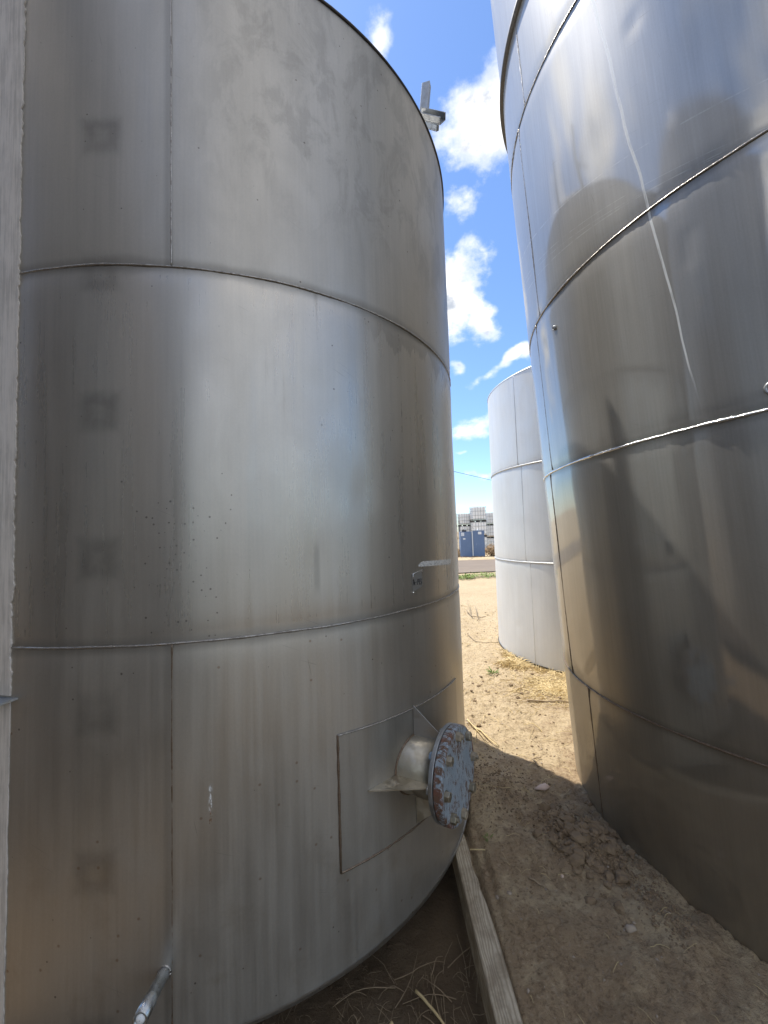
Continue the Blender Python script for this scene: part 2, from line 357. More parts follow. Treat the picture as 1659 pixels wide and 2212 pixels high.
def metal(name, base, rough, dust=None, damt=.3, scale=30, bump=.1):
    mt, t, p = newmat(name); o = objv(t)
    n = t.noise(o, scale, 6, .65); n2 = t.noise(o, scale*4, 4, .6)
    b = t.mix(n, tuple(x*.75 for x in base), tuple(min(1, x*1.2) for x in base))
    if dust: b = t.mix(t.m('MULTIPLY', t.sm(n, .42, .62), damt), b, dust)
    pin(t, p, base=b, metal=t.m('SUBTRACT', 1.0, t.m('MULTIPLY', t.sm(n, .42, .62), damt)) if dust else 1.0,
        rough=t.lin(n2, .3, .7, rough*.75, rough*1.3), normal=t.bump(n2, bump, .003)); return mt
M_weld = metal('weld_bead', (.45, .42, .38), .33, (.10, .08, .06), .6, 60, .5)
M_weldbright = metal('bright_weld_bead', (.82, .82, .80), .22, None, 0, 80, .5)
M_weldrust = metal('stained_weld', (.28, .22, .16), .5, (.14, .08, .045), .8, 50, .4)
M_gus = metal('gusset_steel_lit', (.66, .60, .48), .35, (.50, .42, .30), .5, 22, .1)  # paler warm base paints in sunlight bounced onto the gussets
M_edge = metal('cut_edge', (.50, .49, .46), .35)
M_dark = metal('dark_band', (.10, .095, .09), .5, (.06, .055, .05), .6, 30)
M_plate = metal('plate_steel', (.44, .43, .41), .36, (.26, .235, .20), .45, 9, .1)
M_pipe = metal('nozzle_steel', (.44, .40, .32), .42, (.30, .25, .17), .5, 16, .08)
M_galv = metal('galvanised', (.40, .41, .41), .42, (.22, .22, .21), .5, 40, .2)
M_tag = metal('tag_steel', (.34, .33, .31), .42)

# ------------------------------------------------------------------ tanks
def cyl(az, z, r): return Vector((r*math.cos(az), r*math.sin(az), z))
def frame_at(az, z, r):         # local frame on the wall: X = along the wall (counter-clockwise), Y = up, Z = outwards
    n = Vector((math.cos(az), math.sin(az), 0)); tdir = Vector((-math.sin(az), math.cos(az), 0))
    M = Matrix((tdir, Vector((0, 0, 1)), n)).transposed().to_4x4(); M.translation = cyl(az, z, r); return M
def shell(parent, R, z0, z1, th0, mat, seams, steps=(), dents=(), N=420, dz=.035, amp=.0022, seed=0, lean=None):
    nz = int((z1-z0)/dz)+1
    vs, uvs, fs = [], [], []
    for j in range(nz+1):
        z = z0+(z1-z0)*j/nz
        for i in range(N+1):
            th = th0+2*math.pi*i/N
            r = R + amp*noise.noise(Vector((math.cos(th)*3.1, math.sin(th)*3.1, z*1.7+seed)))*2 + .0006*noise.noise(Vector((math.cos(th)*14, math.sin(th)*14, z*3+seed)))
            for s in seams:      # plate drawn in a little at each ring weld
                r -= .0035*math.exp(-((z-s)/.035)**2)
            for dth, dzc, dep, rad in dents:
                q = ((th-dth+math.pi) % (2*math.pi)-math.pi)*R
                r -= dep*math.exp(-(q*q+(z-dzc)**2)/rad**2)
            vs.append((r*math.cos(th), r*math.sin(th), z)); uvs.append((th*R, z))
    for j in range(nz):
        for i in range(N):
            a = j*(N+1)+i; fs.append((a, a+1, a+N+2, a+N+1))
    return mesh('shell', vs, fs, mat, parent, True, uvs)
def bead(parent, pts, rad, mat, name='weld_seam', jit=.35, n=6):
    b = MB(); rads = [rad*(1+jit*noise.noise(Vector(p)*70)+jit*.8*noise.noise(Vector(p)*19)) for p in pts]; b.tube(pts, rads, n)
    return b.build(name, mat, parent, True)
def ring_pts(R, z, a0=0, a1=360, step=.35, wob=.0012):
    n = int((a1-a0)/step)
    return [cyl(R_(a0+(a1-a0)*i/n), z+wob*2*noise.noise(Vector((i*.05, z*9, 0))), R) for i in range(n+1)]
def up_pts(R, az, z0, z1, step=.01):
    n = max(2, int((z1-z0)/step)); return [cyl(R_(az)+.0006*noise.noise(Vector((i*.08, az, 0))), z0+(z1-z0)*i/n, R) for i in range(n+1)]
def roof(parent, R, z, rise, mat, over=.004):
    b = MB(); b.lathe([(R+over, z-.006), (R+over, z+.006), (R*.6, z+rise*.45), (.25, z+rise), (.001, z+rise+.001)], Matrix(), 96)
    return b.build('roof', mat, parent, True)
def bottom(parent, R, mat, z=.004):
    b = MB(); b.lathe([(R+.008, z+.006), (R+.008, z-.004), (.001, z-.004)], Matrix(), 160); return b.build('base_plate', mat, parent)

# ---- left tank
left = empty('steel_tank', (-.8987, 2.5698, 0), 'satin stainless steel tank with a blue bolted flange low on its side', 'tank')
shell(left, RL, 0, 3.6145, R_(-270), M_left, [1.178, 2.406], dents=[(R_(-52.5), 1.66, .0035, .07), (R_(-61), 1.4, .002, .09), (R_(-62), 2.0, .0025, .12)], amp=.0016)
bead(left, ring_pts(RL-.002, 2.406), .0036, M_weld); bead(left, ring_pts(RL-.002, 1.178, wob=.001), .0038, M_weld)
bead(left, up_pts(RL-.0005, -80.57, 2.41, 3.6), .0028, M_weld, 'upright_weld'); bead(left, up_pts(RL-.0005, -80.55, 0.01, 1.175), .0028, M_weldrust, 'upright_weld')
roof(left, RL, 3.6145, .22, M_plate); bottom(left, RL, M_edge)
b = MB(); b.tube(ring_pts(RL+.002, 3.612, 0, 360, 2), .006, 8, False); b.build('top_rim', M_dark, left, True)

def patch(parent, name, R, off, corners, mat, nseg=24, th=.004, smooth=True):
    """curved sheet on the wall. corners = function s(0..1) -> (az, zlow, zhigh)"""
    vs, fs, uvs = [], [], []
    for i in range(nseg+1):
        az, za, zb = corners(i/nseg); a = R_(az)
        for (z, r) in ((za, R+off), (zb, R+off), (zb, R+off-th), (za, R+off-th)):
            vs.append(cyl(a, z, r)); uvs.append((a*R, z))
    for i in range(nseg):
        for k in range(4):
            a = i*4+k; b_ = i*4+(k+1) % 4; fs.append((a, a+4, b_+4, b_))
    fs.append((0, 1, 2, 3)); fs.append(tuple(nseg*4+k for k in (3, 2, 1, 0)))
    return mesh(name, vs, fs, mat, parent, False, uvs)
# reinforcing plate behind the nozzle with its weld line
M_doubler = steel('doubler_steel', RL, [], (.52, .49, .44), (.33, .30, .25), .25, .36, .72, None, (.24, .44), .06, sk=.35, hz=.35, hr=.48)
dp = patch(left, 'doubler_plate', RL, .0035, lambda s: (-58.4+(-24.4+58.4)*s, .329-.035*s, .793-.034*s), M_doubler, 40, .007)
per = [cyl(R_(-58.4+34*i/60), .793-.034*i/60, RL+.005) for i in range(61)]
bead(left, per, .0034, M_weld, 'plate_weld')
bead(left, [cyl(R_(-58.4), .329+.464*i/30, RL+.003) for i in range(31)], .0042, M_weldrust, 'plate_weld')
bead(left, [cyl(R_(-58.4+34*i/60), .329-.035*i/60, RL+.003) for i in range(61)], .0040, M_weldrust, 'plate_weld')

# nozzle: pipe, backing flange, blue blind flange, bolts, gussets
NAZ = R_(-43.0); NZ = .562; F = frame_at(NAZ, NZ, RL)
PR = .110; L1 = .143
F = F @ Matrix.Rotation(R_(11.5), 4, 'Y') @ Matrix.Rotation(R_(-2.0), 4, 'X')
tiltM = Matrix()
def wall_at(F_, x, y):
    lo_, hi_ = -.2, .2
    for _ in range(40):
        md = (lo_+hi_)/2; w_ = F_ @ Vector((x, y, md))
        if math.hypot(w_.x, w_.y) > RL+.005: hi_ = md
        else: lo_ = md
    return md
noz = bpy.data.objects.new('nozzle', None); noz.empty_display_size = .1; link(noz, left)
b = MB(); b.lathe([(PR, -.05), (PR, L1), (PR-.008, L1), (PR-.008, -.05)], F, 64); b.build('nozzle_pipe', M_pipe, noz, True)
wl = []
for i in range(73):
    a = 2*math.pi*i/72; x = (PR+.002)*math.cos(a); y = (PR+.002)*math.sin(a)
    wl.append(F @ Vector((x, y, wall_at(F, x, y))))
bead(noz, wl, .004, M_weldrust, 'pipe_weld')
FF = F @ Matrix.Translation((0, 0, L1)) @ tiltM
RF = .169
b = MB(); b.lathe([(PR-.01, -.001), (RF-.002, -.001), (RF, .001), (RF, .0145), (RF-.001, .016), (PR-.01, .016)], FF, 96); b.build('backing_flange', M_galv, noz, False)
mt, t, p = newmat('blue_paint_rust'); o = objv(t)
lo = o
st = t.vs(lo, (120, 34, 30)); n1 = t.noise(st, 1, 9, .78, .6); n2 = t.noise(lo, 14, 7, .7); n3 = t.noise(lo, 160, 4, .6)
X, Y, Z = t.sep(lo); rad = t.m('SQRT', t.m('ADD', t.m('MULTIPLY', X, X), t.m('MULTIPLY', Y, Y)))
edge = t.sm(rad, RF-.022, RF-.002)
rm = t.m('ADD', t.m('ADD', t.m('MULTIPLY', n1, .75), t.m('MULTIPLY', n2, .35)), t.m('MULTIPLY', edge, .06))
rust = t.sm(rm, .56, .62)
blue = t.mix(t.sm(n2, .35, .7), (.25, .30, .34), (.38, .43, .46)); blue = t.mix(t.sm(t.noise(lo, 40, 5), .55, .75), blue, (.20, .27, .34))
rc = t.mix(n3, (.07, .04, .025), (.20, .115, .07)); red = t.mix(t.sm(n2, .5, .62), rc, (.24, .07, .05))
rc = t.mix(t.m('MULTIPLY', edge, .3), rc, red)
pin(t, p, base=t.mix(rust, blue, rc), rough=t.mixf(rust, .42, .85), normal=t.bump(t.m('SUBTRACT', n3, t.m('MULTIPLY', rust, 1.5)), .4, .0015))
M_blue = mt
b = MB(); b.lathe([(RF-.010, .016), (RF-.012, .0195), (RF, .0205), (RF+.001, .024), (RF+.001, .048), (RF-.003, .0535), (RF-.009, .0545), (.001, .0545)], Matrix(), 128); o_ = b.build('blind_flange', M_blue, noz, False); o_.matrix_local = FF
M_bolt = metal('bolt_steel', (.40, .36, .28), .5, (.36, .29, .20), .9, 18, .05); M_boltblue = newmat('painted_bolt')
pin(M_boltblue[1], M_boltblue[2], base=(.22, .31, .42), rough=.45); M_boltblue = M_boltblue[0]
for k in range(8):
    a = R_(90+45*k); bx, by = .141*math.cos(a), .141*math.sin(a)
    BM = FF @ Matrix.Translation((bx, by, .0545)) @ Matrix.Rotation(random.uniform(0, 1), 4, 'Z')
    b = MB(); b.lathe([(.0185, 0), (.0185, .0025), (.0135, .003)], BM, 20)
    b.lathe([(.0175, .003), (.0175, .0165), (.0145, .0185), (.001, .0185)], BM, 6); b.lathe([(.0075, .0185), (.0075, .0195 if k % 3 else .027), (.001, .020 if k % 3 else .0275)], BM, 12)
    bo = b.build('bolt', M_bolt, noz)
    BM2 = FF @ Matrix.Translation((bx, by, -.016)) @ Matrix.Rotation(random.uniform(0, 1), 4, 'Z')
    b = MB(); b.lathe([(.001, -.003), (.008, -.003), (.008, 0), (.0145, 0), (.0155, .002), (.0155, .015)], BM2, 6); b.build('nut', M_boltblue if k % 2 else M_galv, noz)
for k, (ang, rise) in enumerate(((90, .118), (180, .13), (270, .13), (0, .13))):
    a = R_(ang); rd = Vector((math.cos(a), math.sin(a), 0)); tn = Vector((-math.sin(a), math.cos(a), 0))
    q0 = rd*PR; q1 = rd*(PR+rise); 
    P0 = Vector((q0.x, q0.y, wall_at(F, q0.x, q0.y))); P1 = Vector((q1.x, q1.y, wall_at(F, q1.x, q1.y))); P3 = Vector((q0.x, q0.y, L1-.002))
    P2 = Vector((rd.x*(PR+.012), rd.y*(PR+.012), L1-.002))
    b = MB(); h = tn*.0022; vs = [F @ (q+s*h) for s in (1, -1) for q in (P0, P1, P2, P3)]
    b.add(vs, [(0, 1, 2, 3), (7, 6, 5, 4), (0, 4, 5, 1), (1, 5, 6, 2), (2, 6, 7, 3), (3, 7, 4, 0)]); b.build('gusset', M_gus if k else M_plate, noz)
# thin bottom drain stub near the seam
endp = at(302, 2204, 1.105); wall = cyl(R_(-81.5), .215, RL)+left.location; endl = endp-left.location; wl0 = wall-left.location
dd = (endl-wl0).normalized()
M_zinc = metal('stub_steel', (.50, .51, .50), .32, (.34, .33, .3), .4, 50)
b = MB(); q = dd.to_track_quat('Z', 'Y').to_matrix().to_4x4(); q.translation = wl0; LL = (endl-wl0).length
b.lathe([(.0175, -.02), (.0172, LL*.55), (.0185, LL*.56), (.0195, LL*.6), (.0195, LL), (.0145, LL), (.0145, LL*.7)], q, 28)
sp = b.build('drain_pipe', M_zinc, left, True)
mt, t, p = newmat('white_plastic'); pin(t, p, base=(.8, .8, .78), rough=.4); M_wplast = mt
b = MB(); b.lathe([(.0143, LL*.9), (.012, LL*.985), (.007, LL*1.01), (.001, LL*1.015)], q, 20); b.build('plug', M_wplast, sp, True)
b = MB()
for i in range(25):
    a = 2*math.pi*i/24
wlp = [q @ Vector((.019*math.cos(2*math.pi*i/24), .019*math.sin(2*math.pi*i/24), .002)) for i in range(25)]
bead(sp, wlp, .004, M_weld, 'pipe_weld')
# name tag with hand-written mark
M_tag = newmat('tag_plate'); pin(M_tag[1], M_tag[2], base=(.23, .22, .20), rough=.45, metal=.3); M_tag = M_tag[0]
tg = patch(left, 'name_tag', RL, .004, lambda s: (-41.9+3.1*s, 1.247+.018*s, 1.323+.013*s), M_tag, 6, .003)
mt, t, p = newmat('marker_ink'); pin(t, p, base=(.015, .013, .013), rough=.5); M_ink = mt
strokes = dict(A=[[(0, 0), (.32, 1), (.6, 0)], [(.12, .38), (.62, .42)], [(.05, .9), (.5, .1)]], d=[[(0, .45), (.5, .5)]], one=[[(.1, 0), (.25, 1)]], four=[[(.1, 1), (.0, .5), (.55, .5)], [(.5, 1), (.4, 0)]], three=[[(0, .95), (.5, .95), (.2, .55), (.52, .3), (.3, .02), (0, .1)]])
b = MB(); cx = 0
for key, adv in (('A', .78), ('d', .6), ('one', .4), ('four', .66), ('three', .6)):
    for s_ in strokes[key]:
        pts = []
        for (x, y) in s_:
            X_ = -41.75+(cx+x)*.92; pts.append(cyl(R_(X_), 1.277+y*.025-(cx+x)*.001, RL+.0045))
        b.tube(pts, .0015, 5)
    cx += adv
b.build('marking', M_ink, tg)
b = MB(); b.tube([cyl(R_(-38.75), 1.322, RL+.005), cyl(R_(-38.7), 1.337, RL+.005), cyl(R_(-41.6), 1.325, RL+.005), cyl(R_(-41.75), 1.298, RL+.005)], .0015, 6); b.build('tag_wire', M_weldbright, left, True)
b = MB(); b.tube([cyl(R_(-41.9), 1.248, RL+.004), cyl(R_(-41.5), 1.245, RL+.006)], .0030, 6); b.build('tack_weld', M_weldbright, left, True)
mt, t, p = newmat('worn_tape'); uv = t.node('ShaderNodeUVMap').outputs[0]
n = t.noise(t.vs(uv, (60, 120, 1)), 1, 6, .7); pin(t, p, base=t.mix(t.sm(n, .45, .6), (.66, .65, .61), (.36, .355, .34)), rough=.5); M_tape = mt
patch(left, 'tape_strip', RL, .0012, lambda s: (-39.6+15.7*s, 1.351-.018*s, 1.374-.015*s-.015*max(0, .07-s)/.07), M_tape, 20, .001)
# pale coated strip at the far left and its little bracket
mt, t, p = newmat('pale_coating'); uv = t.node('ShaderNodeUVMap').outputs[0]
n = t.noise(t.vs(uv, (90, 4, 1)), 1, 7, .7); n2 = t.noise(t.vs(uv, (12, 6, 1)), 1, 6, .65)
pin(t, p, base=t.mix(t.sm(t.m('ADD', t.m('MULTIPLY', n, .6), t.m('MULTIPLY', n2, .4)), .42, .62), (.72, .65, .57), (.50, .45, .39)), rough=.6, metal=.1, normal=t.bump(n, .3, .002)); M_coat = mt
def strip(z0, z1, off, ragged):
    vs, fs, uvs = [], [], []; n_ = int((z1-z0)/.008)
    for j in range(n_+1):
        z = z0+(z1-z0)*j/n_; e = -102.45+ragged*(noise.noise(Vector((z*9, 3, 0)))*.5+noise.noise(Vector((z*55, 9, 0)))*.35)
        for k in range(7):
            a = e+(-112-e)*k/6; vs.append(cyl(R_(a), z, RL+off)); uvs.append((R_(a)*RL, z))
        vs.append(cyl(R_(e), z, RL-.002)); uvs.append((R_(e)*RL, z))
    for j in range(n_):
        for k in range(6): a = j*8+k; fs.append((a, a+8, a+9, a+1))
        a = j*8; fs.append((a, a+7, a+15, a+8))
    return vs, fs, uvs
mesh('coated_strip', *strip(1.03, 3.6, .004, 1)[:2], M_coat, left, False, strip(1.03, 3.6, .004, 1)[2])
mesh('coated_strip', *strip(.01, 1.02, .003, .4)[:2], M_coat, left, False, strip(.01, 1.02, .003, .4)[2])
b = MB(); q = [cyl(R_(-112), 1.02, RL), cyl(R_(-101.2), 1.02, RL), cyl(R_(-102.2), 1.012, RL+.035), cyl(R_(-112), 1.012, RL+.05)]
b.add([v for v in q]+[v+Vector((0, 0, .006)) for v in q], [(3, 2, 1, 0), (4, 5, 6, 7), (0, 1, 5, 4), (1, 2, 6, 5), (2, 3, 7, 6), (3, 0, 4, 7)]); b.build('wall_bracket', M_galv, left)
# post and channel at the top rim
def beam(parent, p0, p1, wdir, w_, d_, name, mat, channel=False):
    p0 = Vector(p0); p1 = Vector(p1); z = (p1-p0).normalized(); x = (wdir-z*wdir.dot(z)).normalized(); y = z.cross(x)
    M = Matrix((x, y, z)).transposed(); L_ = (p1-p0).length; c = (p0+p1)/2
    b = MB()
    if channel:
        th = .005
        b.box(c, (w_, th, L_), M); b.box(c+x*(w_/2-th/2)+y*(d_/2+th/2), (th, d_, L_), M); b.box(c-x*(w_/2-th/2)+y*(d_/2+th/2), (th, d_, L_), M)
    else: b.box(c, (w_, d_, L_), M)
    return b.build(name, mat, parent, False, .0015)
YB = 2.1; Lc = left.location
brk = bpy.data.objects.new('rim_bracket', None); link(brk, left)
pt_ = at(920, 177, YB)-Lc; pb_ = at(905, 262, YB)-Lc
vtop = pb_+(pb_-pt_)*((pb_.z-3.6)/(pt_.z-pb_.z))
vtop.x = pb_.x-.01; vtop.y = pb_.y
beam(brk, Vector((.41, 2.43, 3.60))-Lc, Vector((.40, 2.43, 4.03))-Lc, Vector((1, 0, 0)), .022, .022, 'rail_post', M_galv)
beam(brk, vtop, pt_, Vector((1, -.35, 0)), .046, .03, 'post', M_galv, True)
a0 = at(905, 252, YB-.05)-Lc; a1 = at(957, 264, YB-.10)-Lc
beam(brk, a0, a1, Vector((0, .35, 1)), .052, .03, 'channel', M_galv, True)
a0 = at(915, 267, YB-.02)-Lc; a1 = at(946, 276, YB-.06)-Lc
beam(brk, a0, a1, Vector((0, .5, 1)), .02, .03, 'angle_piece', M_galv)

# ---- right tank, leaning a little
axis = Vector((-.0469, .0207, 1)).normalized()
right = empty('steel_tank', (2.4264-axis.x*1.5/axis.z, 2.1182-axis.y*1.5/axis.z, 0), 'tall shiny steel tank at right, mirroring clouds and its neighbour', 'tank')
right.rotation_mode = 'QUATERNION'; right.rotation_quaternion = Vector((0, 0, 1)).rotation_difference(axis)
shell(right, RR, 0, 6.0, 0, M_right, [.7153, 1.909, 2.826, 4.044], N=560, amp=.0013, seed=9,
      dents=[(R_(211.6), 2.62, .0022, .03), (R_(211.4), 2.55, .002, .03), (R_(208.5), 3.62, .002, .035), (R_(200), 3.3, .0025, .12), (R_(186), 2.75, .002, .1), (R_(190), 3.4, -.002, .15)])
bead(right, ring_pts(RR-.001, 4.044, 90, 300), .0036, M_weld); bead(right, ring_pts(RR-.001, 2.826, 90, 300), .004, M_weld)
bead(right, ring_pts(RR-.001, 1.909, 90, 300), .0058, M_weldbright, jit=.5); bead(right, ring_pts(RR-.001, .7153, 90, 300), .0045, M_weldrust)
bead(right, up_pts(RR-.0005, 179.1, .01, .71), .0036, M_weldrust, 'upright_weld'); bead(right, up_pts(RR-.0005, 172.6, 1.92, 2.82), .003, M_weld, 'upright_weld')
bead(right, up_pts(RR-.0005, 170.5, .72, 1.9), .003, M_weldrust, 'upright_weld'); bead(right, up_pts(RR-.0005, 176, 2.83, 4.04), .003, M_weld, 'upright_weld'); bead(right, up_pts(RR-.0005, 181, 4.05, 4.59), .003, M_weld, 'upright_weld')
b = MB(); b.lathe([(RR-.01, 4.585), (RR+.022, 4.588), (RR+.024, 4.60), (RR+.022, 4.615), (RR-.01, 4.622)], Matrix(), 220); b.build('stiffener_ring', M_dark, right, True)
roof(right, RR, 6.0, .25, M_plate); bottom(right, RR, M_weldrust)
def boss(az, z, r, parent):
    b = MB(); Fb = frame_at(R_(az), z, RR)
    b.lathe([(r, -.004), (r, .006), (r*.86, .009), (r*.62, .009), (r*.58, .003), (r*.4, .003), (r*.36, .007), (.001, .008)], Fb, 28); return b.build('threaded_boss', M_galv, parent, True)
boss(-177.2, 2.664, .013, right); boss(-141.9, 1.976, .024, right)

# ---- pale tank behind
pale = empty('steel_tank', (2.8435, 5.0067, 0), 'pale sunlit steel tank standing behind the two near tanks', 'tank')
shell(pale, 1.387, 0.012, 3.3073, 0, M_white, [1.129, 2.232], N=260, amp=.0012, seed=4, dents=[(R_(198), .38, .004, .05)])
M_weldw = metal('pale_weld', (.62, .62, .6), .5, (.5, .5, .48), .5, 50)
bead(pale, ring_pts(1.387, 1.129, 90, 300, 1), .0075, M_weldw); bead(pale, ring_pts(1.387, 2.232, 90, 300, 1), .0075, M_weldw)
bead(pale, up_pts(1.387, -157.1, 2.24, 3.3, .03), .003, M_weldw, 'upright_weld'); bead(pale, up_pts(1.386, -152.4, 0.02, 1.12, .03), .003, M_weldw, 'upright_weld'); bead(pale, up_pts(1.386, -155, 1.14, 2.22, .03), .003, M_weldw, 'upright_weld')
roof(pale, 1.387, 3.3073, .2, M_weldw); bottom(pale, 1.387, M_dark, .012)

# ---- rear tank: seen as the dark reflections at the left of the left tank and upper right of the right tank
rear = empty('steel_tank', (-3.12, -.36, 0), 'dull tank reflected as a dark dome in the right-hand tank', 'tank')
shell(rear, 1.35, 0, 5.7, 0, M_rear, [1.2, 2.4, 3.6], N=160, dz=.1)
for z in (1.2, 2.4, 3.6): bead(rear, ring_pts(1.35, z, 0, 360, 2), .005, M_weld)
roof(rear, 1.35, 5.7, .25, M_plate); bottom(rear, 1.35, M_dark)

rear_added = empty('steel_tank', (-2.25, -4.3, 0), 'dim unseen tank added to mirror a dark band left of the upright weld', 'tank')  # added behind the camera to darken what the left tank reflects
shell(rear_added, 1.35, 0, 5.7, 0, M_rear, [1.2, 2.4, 3.6], N=160, dz=.1, seed=3)
for z in (1.2, 2.4, 3.6): bead(rear_added, ring_pts(1.35, z, 0, 360, 2), .005, M_weld)
roof(rear_added, 1.35, 5.7, .25, M_plate); bottom(rear_added, 1.35, M_dark)

# ------------------------------------------------------------------ ground
LT = (-.8987, 2.5698); RT = (right.location.x, right.location.y)
PLx = lambda y: .30+.02*(y-1.27)*-1      # left edge of the timber
def gh(x, y):
    d = math.hypot(x, y)
    near = 1/(1+(d/7)**3)
    h = .045*noise.fractal(Vector((x*.7, y*.7, 0)), 1.0, 2.0, 4)*min(1, .35+near)
    if 11 < y < 30: h *= .15
    if d < 9:
        h += .016*noise.fractal(Vector((x*4.5, y*4.5, 3)), .8, 2.1, 4)*near
        rr = max(0, noise.noise(Vector((x*1.6, y*1.6, 8)))+.25)
        h += (.026*rr+.004)*max(0, noise.noise(Vector((x*22, y*22, 5)))) + (.018*rr+.004)*abs(noise.noise(Vector((x*40, y*40, 2))))+.010*noise.noise(Vector((x*11, y*11, 12)))*near+.006*noise.fractal(Vector((x*26, y*26, 1)), .7, 2.1, 3)*near
        # churned mound by the right tank's foot
        h += .05*math.exp(-(((x-.92)/.10)**2+((y-1.92)/.14)**2)) + .035*math.exp(-(((x-1.06)/.1)**2+((y-1.5)/.12)**2))
        h += .02*math.exp(-(((x-.6)/.12)**2+((y-2.35)/.2)**2)) - .035*math.exp(-(((x-1.12)/.06)**2+((y-1.60)/.07)**2))
        # banked against the timber, hollow on its left and under the left tank
        s = 1/(1+math.exp(max(-60, min(60, -(x-.325)*90)))) if y < 2.05 else 1/(1+math.exp(max(-60, min(60, -(x-.36)*40))))
        dl = math.hypot(x-LT[0], y-LT[1])
        if dl < 1.9 or (x < .33 and y < 2.1):
            h = h*s + (1-s)*(h*.7-.15)
        if dl < 1.36: h = min(h, -.03)
        if math.hypot(x-RT[0], y-RT[1]) < 1.40: h = min(h, -.015)
        if math.hypot(x-2.8435, y-5.0067) < 1.38: h = min(h, -.02)
        if .27 < x < .375 and .5 < y < 2.2: h = min(h, -.02)
        if .375 <= x < .42 and .5 < y < 2.05: h = h*.3+.006
    h += .10*math.exp(-((y-21.2)/.55)**2)*(1+.4*noise.noise(Vector((x*1.5, y, 0)))) if 18 < y < 24 else 0
    return h-.012
def axis_vals(lo, hi, step, far, growth):
    v = []; x = lo
    while x <= hi: v.append(x); x += step
    s = step
    while v[-1] < far: s *= growth; v.append(v[-1]+s)
    s = step; a = [lo]
    while a[-1] > -far: s *= growth; a.append(a[-1]-s)
    return sorted(set(a[1:]+v))
xs = axis_vals(-.6, 2.0, .011, 1500, 1.07)
ys = axis_vals(.95, 6.2, .0125, 1500, 1.035)
vs = [(x, y, gh(x, y) if abs(x) < 60 and abs(y) < 60 else 0) for y in ys for x in xs]
nx = len(xs); fs = [(j*nx+i, j*nx+i+1, (j+1)*nx+i+1, (j+1)*nx+i) for j in range(len(ys)-1) for i in range(nx-1)]
mt, t, p = newmat('dirt'); o = objv(t); X, Y, Z = t.sep(o)
n1 = t.noise(o, .9, 7, .6); n2 = t.noise(o, 7, 8, .68); n3 = t.noise(o, 60, 6, .7); n4 = t.noise(o, 260, 3, .6)
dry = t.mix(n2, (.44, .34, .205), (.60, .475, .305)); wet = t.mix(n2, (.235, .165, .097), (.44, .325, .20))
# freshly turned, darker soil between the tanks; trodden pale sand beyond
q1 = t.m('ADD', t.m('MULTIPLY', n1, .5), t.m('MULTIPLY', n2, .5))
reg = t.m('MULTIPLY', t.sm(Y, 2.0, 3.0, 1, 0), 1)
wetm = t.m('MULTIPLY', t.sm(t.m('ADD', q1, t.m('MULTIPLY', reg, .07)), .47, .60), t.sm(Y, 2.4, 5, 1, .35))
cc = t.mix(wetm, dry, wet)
cc = t.mix(t.m('MULTIPLY', t.sm(n3, .50, .66), .6), cc, (.15, .10, .06)); cc = t.mix(t.m('MULTIPLY', t.sm(n3, .44, .3), .35), cc, (.66, .54, .37))
n5 = t.noise(o, 22, 7, .72, .5); cc = t.mix(t.m('MULTIPLY', t.sm(n5, .54, .66), .45), cc, (.16, .11, .065))
cr = t.sm(t.vor(t.v('ADD', o, t.vs(t.noise(o, 8, 3, .5, out=1), (.12, .12, .12))), 9, 'DISTANCE_TO_EDGE'), 0, .05, 1, 0)
cc = t.mix(t.m('MULTIPLY', t.m('MULTIPLY', cr, t.sm(n2, .5, .65)), .4), cc, (.12, .085, .05))
sc_ = t.vor(o, 130, out='Color'); gr = t.m('LESS_THAN', t.sep(sc_)[0], .05); cc = t.mix(t.m('MULTIPLY', gr, .15), cc, (.5, .43, .33))
hol_shade = t.m('MULTIPLY', t.sm(X, .26, .32, 1, 0), t.sm(Y, 2.2, 2.6, 1, 0)); cc = t.mix(t.m('MULTIPLY', hol_shade, .85), cc, t.mix(n3, (.07, .05, .032), (.17, .125, .08))); back = t.sm(Y, -.3, .9, 1, 0); cc = t.mix(t.m('MULTIPLY', back, t.sm(q1, .36, .5, .6, .95)), cc, t.mix(n3, (.085, .065, .045), (.14, .11, .075)))  # hollow shade painted into the soil; unseen ground behind camera darkened for the reflections
bh = t.m('ADD', t.m('ADD', t.m('MULTIPLY', n2, .5), t.m('MULTIPLY', n3, .35)), t.m('MULTIPLY', n4, .12))
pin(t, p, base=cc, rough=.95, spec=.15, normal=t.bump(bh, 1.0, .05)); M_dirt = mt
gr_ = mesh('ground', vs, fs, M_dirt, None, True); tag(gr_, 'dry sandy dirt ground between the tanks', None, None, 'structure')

mt, t, p = newmat('road_gravel'); o = objv(t); n = t.noise(o, 1.2, 6, .65); n2 = t.noise(o, 30, 6, .7); st = t.noise(t.vs(o, (.25, 2.2, 1)), 1, 5, .6)
pin(t, p, base=t.mix(t.m('MULTIPLY', t.m('ADD', st, n), .5), (.13, .105, .085), t.mix(n2, (.24, .19, .15), (.36, .29, .21))), rough=.9, spec=.2, normal=t.bump(n2, .6, .02))
rv, rf = [], []
N_ = 160
for i in range(N_+1):
    x = -60+130*i/N_
    e0 = 14.1+.25*noise.noise(Vector((x*.6, 0, 0)))+.08*noise.noise(Vector((x*4, 0, 0))); e1 = 19.9+.25*noise.noise(Vector((x*.5, 7, 0)))
    for k in range(5): rv.append((x, e0+(e1-e0)*k/4, .022+.012*math.sin(math.pi*k/4)))
for i in range(N_):
    for k in range(4): a = i*5+k; rf.append((a, a+5, a+6, a+1))
tag(mesh('road', rv, rf, mt, None, True), 'grey gravel road crossing beyond the tanks', None, None, 'structure')

